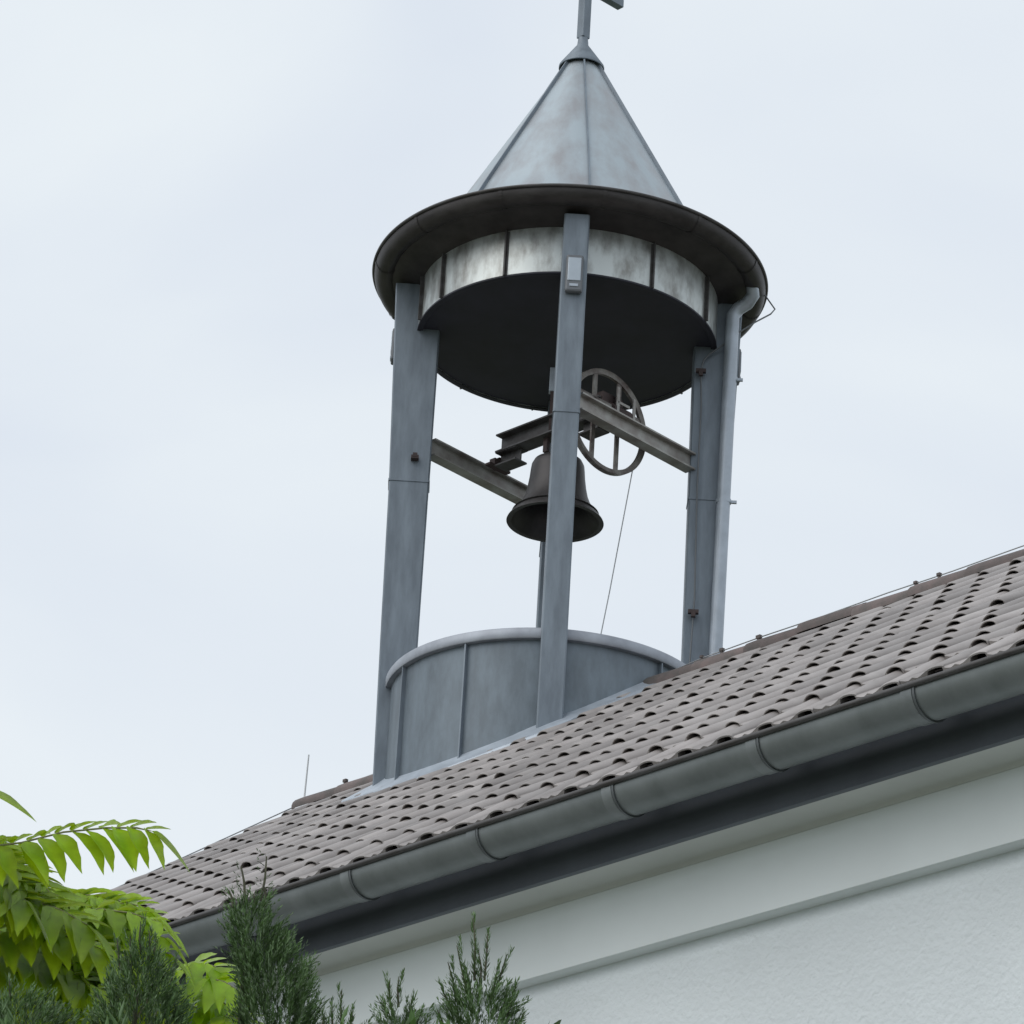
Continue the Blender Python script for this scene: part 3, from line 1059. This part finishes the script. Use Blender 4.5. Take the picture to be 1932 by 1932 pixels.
def yew(outline, dist, label, seed, dens=1.0, leaders=(), deep=0.11, bare=()):
    """outline: list of (y, xl, xr) rows in photo pixels giving the width of the visible head; the bush goes on to the ground"""
    rng = random.Random(seed)
    y0, xl0, xr0 = outline[0]
    top = at((xl0 + xr0) / 2, y0, dist)
    base = Vector((at((outline[-1][1] + outline[-1][2]) / 2, 1932, dist).x, top.y, 0))
    root = thing('yew_bush', label, 'yew', base, 'clipped yews in front of the chapel wall')
    can, wood = MB(), MB()
    wood.tube([base, base.lerp(top, 0.5) + Vector((0.03, 0.02, 0)), top - Vector((0, 0, 0.12))], [0.06, 0.035, 0.006], 8)
    pxm = 7432.9 / (dist / math.cos(R(22)))          # px per metre roughly
    # visible head
    for i in range(len(outline) - 1):
        ya, la, ra = outline[i]
        yb, lb, rb = outline[i + 1]
        area = (yb - ya) * ((ra - la) + (rb - lb)) / 2 / pxm ** 2
        cnt = int(area * 11000 * dens) + 2
        for _ in range(cnt):
            f = rng.random()
            y = ya + (yb - ya) * f
            l, r_ = la + (lb - la) * f, ra + (rb - ra) * f
            q = rng.random() * 2 - 1
            q = math.copysign(abs(q) ** 0.8, q)
            x = (l + r_) / 2 + q * (r_ - l) / 2 * 0.93
            hw = (r_ - l) / 2 / pxm
            dz = math.sqrt(max(0, 1 - q * q)) * min(deep + 0.05, hw) * (rng.random() * 1.5 - 1.0)
            p = at(x, y + 14, dist + dz)
            out = Vector((q * 0.75, -0.35 if dz < 0 else 0.25, 0.85 + 0.2 * rng.random()))
            out += Vector((rng.gauss(0, 0.22), rng.gauss(0, 0.22), rng.gauss(0, 0.12)))
            L = 0.040 + 0.040 * rng.random()
            needle_shoot(can, p, out, L, 0.021, 0.0034, rng, rng.random() * 0.8 + 0.1, n=20)
    # leading shoots that rise over the outline
    for (x, y, lx, ly) in leaders:
        a = at(lx, ly, dist)
        b = at(x, y, dist - 0.01)
        wood.tube([a, a.lerp(b, 0.6) + Vector((rng.gauss(0, 0.003), 0, 0)), b], [0.0035, 0.0026, 0.0012], 5)
        needle_shoot(can, a, b - a, (b - a).length, 0.027, 0.0036, rng, 0.35 + 0.3 * rng.random(), n=max(24, int((b - a).length / 0.0016)))
    for (x, y, lx, ly) in bare:
        a = at(lx, ly, dist)
        b = at(x, y, dist)
        wood.tube([a, a.lerp(b, 0.5) + Vector((0.004, 0, 0)), b], [0.004, 0.0036, 0.002], 5)
        for k in range(5):
            f = 0.25 + 0.7 * k / 4
            p = a.lerp(b, f)
            dd = Vector((rng.choice((-1, 1)) * (0.6 + 0.4 * rng.random()), rng.gauss(0, 0.3), 0.7))
            needle_shoot(can, p, dd, 0.022 + 0.012 * rng.random(), 0.014, 0.003, rng, 0.15, n=6)
    # lower body, below the picture: larger coarser clumps down to the ground
    yb, lb, rb = outline[-1]
    c = at((lb + rb) / 2, yb, dist)
    w0 = (rb - lb) / 2 / pxm
    zt = c.z - 0.13
    for _ in range(900):
        f = rng.random()
        z = zt * (1 - f) + 0.3 * f
        w = w0 + (0.75 - w0) * min(1, f * 1.6)
        a = rng.random() * 2 * PI
        rr_ = w * (0.5 + 0.5 * rng.random())
        p = Vector((c.x + (base.x - c.x) * f + math.cos(a) * rr_, c.y + math.sin(a) * rr_, z))
        d = Vector((math.cos(a), math.sin(a), 0.8))
        needle_shoot(can, p, d, 0.16, 0.07, 0.016, rng, rng.random(), n=14)
    can.build('crown', M_YEW, root, fix=False)
    wood.build('trunk', M_TWIG, root)
    return root


Y_D = 10.2
yew([(1790, 260, 272), (1812, 246, 286), (1838, 232, 304), (1862, 214, 318), (1890, 200, 328), (1915, 190, 338), (1945, 176, 350)], Y_D,
    'broad dark yew with many upright tips standing between the two bright leaf clumps', 11, 1.0,
    leaders=[(266, 1738, 266, 1800), (221, 1770, 228, 1835), (296, 1768, 292, 1825), (334, 1806, 322, 1860), (246, 1766, 250, 1820), (281, 1756, 279, 1810)])
yew([(1885, -10, 35), (1900, -30, 70), (1922, -40, 110), (1945, -50, 140)], Y_D - 0.4,
    'dark yew filling the bottom left corner under the large compound leaves', 12, 1.0,
    leaders=[(18, 1850, 20, 1895), (58, 1866, 58, 1905), (100, 1888, 98, 1920)])
yew([(1706, 446, 492), (1740, 442, 500), (1772, 440, 530), (1800, 446, 544), (1835, 456, 568), (1870, 462, 580), (1905, 460, 586), (1945, 450, 592)],
    Y_D + 0.1, 'tall yew with flat clipped top and bare twigs reaching above the gutter', 13, 1.15,
    bare=[(455, 1634, 462, 1700), (503, 1616, 492, 1700), (432, 1680, 440, 1712), (497, 1668, 500, 1705), (478, 1688, 480, 1708)])
yew([(1938, 626, 664), (1950, 614, 680)], Y_D, 'low yew showing one thin sprig and small side tips against the pale wall', 14, 0.8,
    leaders=[(645, 1868, 645, 1940), (627, 1895, 628, 1940), (664, 1902, 660, 1940), (612, 1912, 606, 1945)])
yew([(1912, 738, 778), (1930, 728, 788), (1950, 718, 796)], Y_D + 0.05, 'small yew with a pair of upright twin sprigs against the pale wall', 15, 0.9,
    leaders=[(736, 1846, 738, 1905), (753, 1842, 752, 1900), (778, 1880, 772, 1920), (722, 1885, 730, 1920), (792, 1905, 785, 1940)])
yew([(1868, 880, 935), (1890, 862, 955), (1915, 852, 965), (1950, 848, 970)], Y_D, 'loose spiky yew with long separate shoots in front of the wall moulding', 16, 0.8,
    leaders=[(893, 1732, 895, 1850), (920, 1762, 914, 1850), (957, 1800, 936, 1870), (862, 1784, 884, 1880), (845, 1815, 862, 1890),
             (975, 1856, 956, 1905), (832, 1862, 852, 1905), (902, 1790, 905, 1880), (880, 1830, 890, 1890), (940, 1820, 925, 1890), (825, 1905, 838, 1945),
             (988, 1912, 972, 1945), (968, 1880, 955, 1930), (960, 1862, 950, 1910)])

# ------------------------------------------------------------------ tree with long compound leaves
tree = thing('compound_leaf_tree', 'tree with large bright green feather-shaped leaves reaching in at the left', 'tree',
             Vector((at(-500, 1900, 11).x, at(-500, 1900, 11).y, 0)))
rng = random.Random(77)
leaves, stalks = MB(), MB()


def leaflet(m, p, d, nrm, L, W, rng, tone):
    d = d.normalized()
    side = d.cross(nrm).normalized()
    nrm = side.cross(d).normalized()
    n = 9
    vs = []
    curl = 0.10 + 0.12 * rng.random()
    tw = rng.gauss(0, 0.18)
    skew = rng.gauss(0, 0.06)
    for i in range(n + 1):
        f = i / n
        w = W * 0.5 * (math.sin(PI * min(1, f ** 0.72)) ** 0.9 if f < 1 else 0) * (1.12 - 0.35 * f) + (0.0008 if f < 1 else 0)
        c = p + d * (L * f) + (Vector((0, 0, -1)) * curl * f * f * L) + side * (skew * L * math.sin(PI * f))
        s2 = (side * math.cos(tw * f) + nrm * math.sin(tw * f))
        fold = nrm * (w * 0.42)
        wav = 0.0025 * math.sin(f * 17 + tone * 9)
        vs += [c + s2 * (w + wav * (1 if 0 < f < 1 else 0)) + fold, c, c - s2 * (w - wav * (1 if 0 < f < 1 else 0)) + fold]
    fs = []
    for i in range(n):
        for j in range(2):
            fs.append(((i + 1) * 3 + j, (i + 1) * 3 + j + 1, i * 3 + j + 1, i * 3 + j))
    m.add(vs, fs, 0.0)
    del m.tone[-len(vs):]
    for i in range(n + 1):
        e = 0.10 * math.sin(i * 2.1 + tone * 20)
        m.tone += [tone + e, min(1.6, tone + 0.40), tone - e]


def frond(pts, pairs, L0, rng, near=0.75, droop=0.9, tone0=0.5, spread=1.0, start=0.12, upfar=0.0, fwd=0.45, jit=0.07):
    """pts: rachis points (world)"""
    P = [Vector(p) for p in pts]
    stalks.tube(P, [0.0038] + [0.003] * (len(P) - 2) + [0.0012], 6)
    seg = [(P[i + 1] - P[i]).length for i in range(len(P) - 1)]
    tot = sum(seg)

    def pos(f):
        d = f * tot
        for i, s_ in enumerate(seg):
            if d <= s_ or i == len(seg) - 1:
                return P[i].lerp(P[i + 1], min(1, d / s_)), (P[i + 1] - P[i]).normalized()
            d -= s_
    for k in range(pairs):
        f = start + (1 - start) * (k + 0.5) / pairs
        p, t = pos(f)
        side = t.cross(Vector((0, 0, 1)))
        if side.length < 0.1:
            side = Vector((0, -1, 0))
        side.normalize()
        up_ = side.cross(t)
        for sg in (1, -1):
            toward = side.y * sg < 0      # leaflet on the camera side
            dr = droop * (1 + rng.gauss(0, 0.15)) if toward else (droop * 0.25 - upfar)
            d = side * sg * spread + Vector((0, 0, -1)) * dr + t * (fwd + 0.25 * f)
            d += Vector((rng.gauss(0, jit), rng.gauss(0, jit), rng.gauss(0, jit)))
            L = L0 * (1.0 if toward else 0.62) * (0.82 + 0.25 * math.sin(PI * (0.2 + 0.7 * f))) * (0.92 + 0.16 * rng.random())
            leaflet(leaves, p + rng.gauss(0, 0.004) * t, d, up_ + Vector((0, 0, 0.3)), L, L * 0.42 * (0.9 + 0.25 * rng.random()), rng,
                    min(1, max(0, tone0 + rng.gauss(0, 0.16))))
    p, t = pos(1.0)
    leaflet(leaves, p, t + Vector((0, 0, -0.55)), Vector((0, 0, 1)), L0 * 0.95, L0 * 0.32, rng, tone0)


A_D = 11.4
# the clear frond against the sky
frond([at(-60, 1602, A_D), at(40, 1590, A_D), at(120, 1570, A_D), at(200, 1562, A_D), at(258, 1562, A_D - .02), at(286, 1568, A_D - .03)], 12, 0.178, rng,
      tone0=0.55, droop=1.5, spread=0.8, start=0.05, upfar=1.15, fwd=0.75, jit=0.045)
# frond above it, mostly out of the picture
frond([at(-260, 1560, A_D), at(-120, 1500, A_D), at(-30, 1492, A_D)], 5, 0.19, rng, tone0=0.7, droop=1.0)
# many fronds in the mass below
specs = [
    ((-120, 1640), (60, 1640), (110, 1700), 0.55, 0.0), ((-80, 1700), (70, 1700), (165, 1745), 0.45, -0.15),
    ((30, 1720), (140, 1700), (240, 1706), 0.75, 0.3), ((60, 1730), (170, 1712), (284, 1728), 0.85, 0.35),
    ((-60, 1760), (80, 1760), (190, 1790), 0.35, -0.1), ((-90, 1800), (60, 1790), (150, 1840), 0.30, 0.05),
    ((10, 1780), (130, 1765), (228, 1800), 0.65, 0.1), ((100, 1800), (200, 1775), (290, 1800), 0.75, 0.25),
    ((-80, 1860), (60, 1830), (200, 1870), 0.25, 0.0), ((60, 1880), (160, 1850), (255, 1890), 0.35, 0.2),
    ((-40, 1735), (40, 1728), (150, 1742), 0.7, 0.25), ((90, 1760), (180, 1742), (270, 1765), 0.8, 0.2),
    ((-100, 1925), (40, 1890), (160, 1930), 0.2, 0.1), ((120, 1940), (220, 1900), (300, 1930), 0.3, 0.3),
    ((-30, 1870), (60, 1845), (170, 1880), 0.35, 0.25), ((20, 1900), (110, 1872), (215, 1900), 0.4, 0.3),
    ((-50, 1830), (50, 1815), (150, 1845), 0.45, 0.2), ((100, 1870), (180, 1840), (260, 1865), 0.6, 0.3),
    ((60, 1745), (190, 1715), (305, 1742), 0.85, 0.15), ((90, 1775), (200, 1742), (312, 1770), 0.8, 0.25),
    ((70, 1735), (170, 1700), (275, 1712), 0.9, 0.3), ((110, 1800), (210, 1772), (318, 1800), 0.7, 0.3),
    ((40, 1700), (120, 1690), (215, 1700), 0.85, 0.35), ((-70, 1620), (0, 1612), (60, 1660), 0.5, 0.1),
    ((-80, 1640), (-10, 1640), (80, 1690), 0.55, 0.05), ((100, 1835), (200, 1810), (300, 1835), 0.55, 0.4),
    ((-60, 1650), (20, 1655), (90, 1720), 0.45, -0.05), ((-30, 1810), (70, 1800), (180, 1850), 0.3, 0.3),
    ((-60, 1900), (60, 1880), (180, 1920), 0.25, 0.4), ((20, 1850), (120, 1830), (250, 1850), 0.45, 0.35),
    ((-100, 1780), (-10, 1770), (70, 1830), 0.25, 0.35), ((0, 1700), (80, 1690), (190, 1720), 0.6, 0.4),
    ((-80, 1960), (60, 1930), (200, 1960), 0.15, 0.4), ((90, 1900), (190, 1870), (290, 1880), 0.4, 0.5),
    ((-100, 1600), (-10, 1600), (40, 1660), 0.5, -0.1), ((-120, 1680), (-20, 1660), (50, 1700), 0.3, -0.15),
    # right hand clump between the yews
    ((300, 1850), (370, 1818), (432, 1838), 0.85, 0.35), ((330, 1880), (390, 1845), (455, 1872), 0.8, 0.25),
    ((300, 1900), (380, 1872), (440, 1905), 0.65, 0.35), ((340, 1940), (410, 1900), (470, 1930), 0.55, 0.3),
    ((360, 1960), (430, 1915), (490, 1950), 0.45, 0.2), ((280, 1930), (350, 1895), (410, 1925), 0.5, 0.4),
]
for (a, b, c, tn, dd) in specs:
    q = A_D + 0.4 + dd
    mid = ((a[0] + c[0]) / 2 * 0.3 + b[0] * 0.7, b[1])
    frond([at(a[0], a[1], q + 0.12), at(mid[0], mid[1], q), at((mid[0] + c[0]) / 2, (mid[1] + c[1]) / 2 - 6, q - 0.05), at(c[0], c[1], q - 0.09)],
          8 if c[0] < 300 else 6, (0.205 if b[0] < 90 else 0.18) if c[0] < 300 else 0.15, rng, tone0=tn * 0.85, droop=0.95, spread=0.95, upfar=0.9)
leaves.build('crown', M_LEAF, tree, fix=False, smooth=60)
stalks.build('leaf_stalk', M_RACHIS, tree)
# trunk and limbs out to the left
tb = tree.location.copy()
m = MB()
m.tube([tb, tb + Vector((0.1, 0, 2.2)), tb + Vector((0.25, 0.1, 3.9)), tb + Vector((0.3, 0.1, 5.0))], [0.11, 0.09, 0.06, 0.02], 12)
hubp = tb + Vector((0.25, 0.1, 3.9))
for (x, y) in ((-60, 1602), (-120, 1640), (-80, 1700), (-60, 1760), (-80, 1860), (-100, 1925), (30, 1720), (120, 1940), (300, 1850), (300, 1900), (60, 1730), (340, 1940)):
    e = at(x, y, A_D + 0.5)
    low = tb + Vector((0.15, 0, 3.0 + 0.001 * (1932 - y)))
    m.tube([low, low.lerp(e, 0.5) + Vector((0, 0, -0.12)), e], [0.022, 0.012, 0.004], 6)
m.build('trunk', M_BARK, tree, smooth=60)
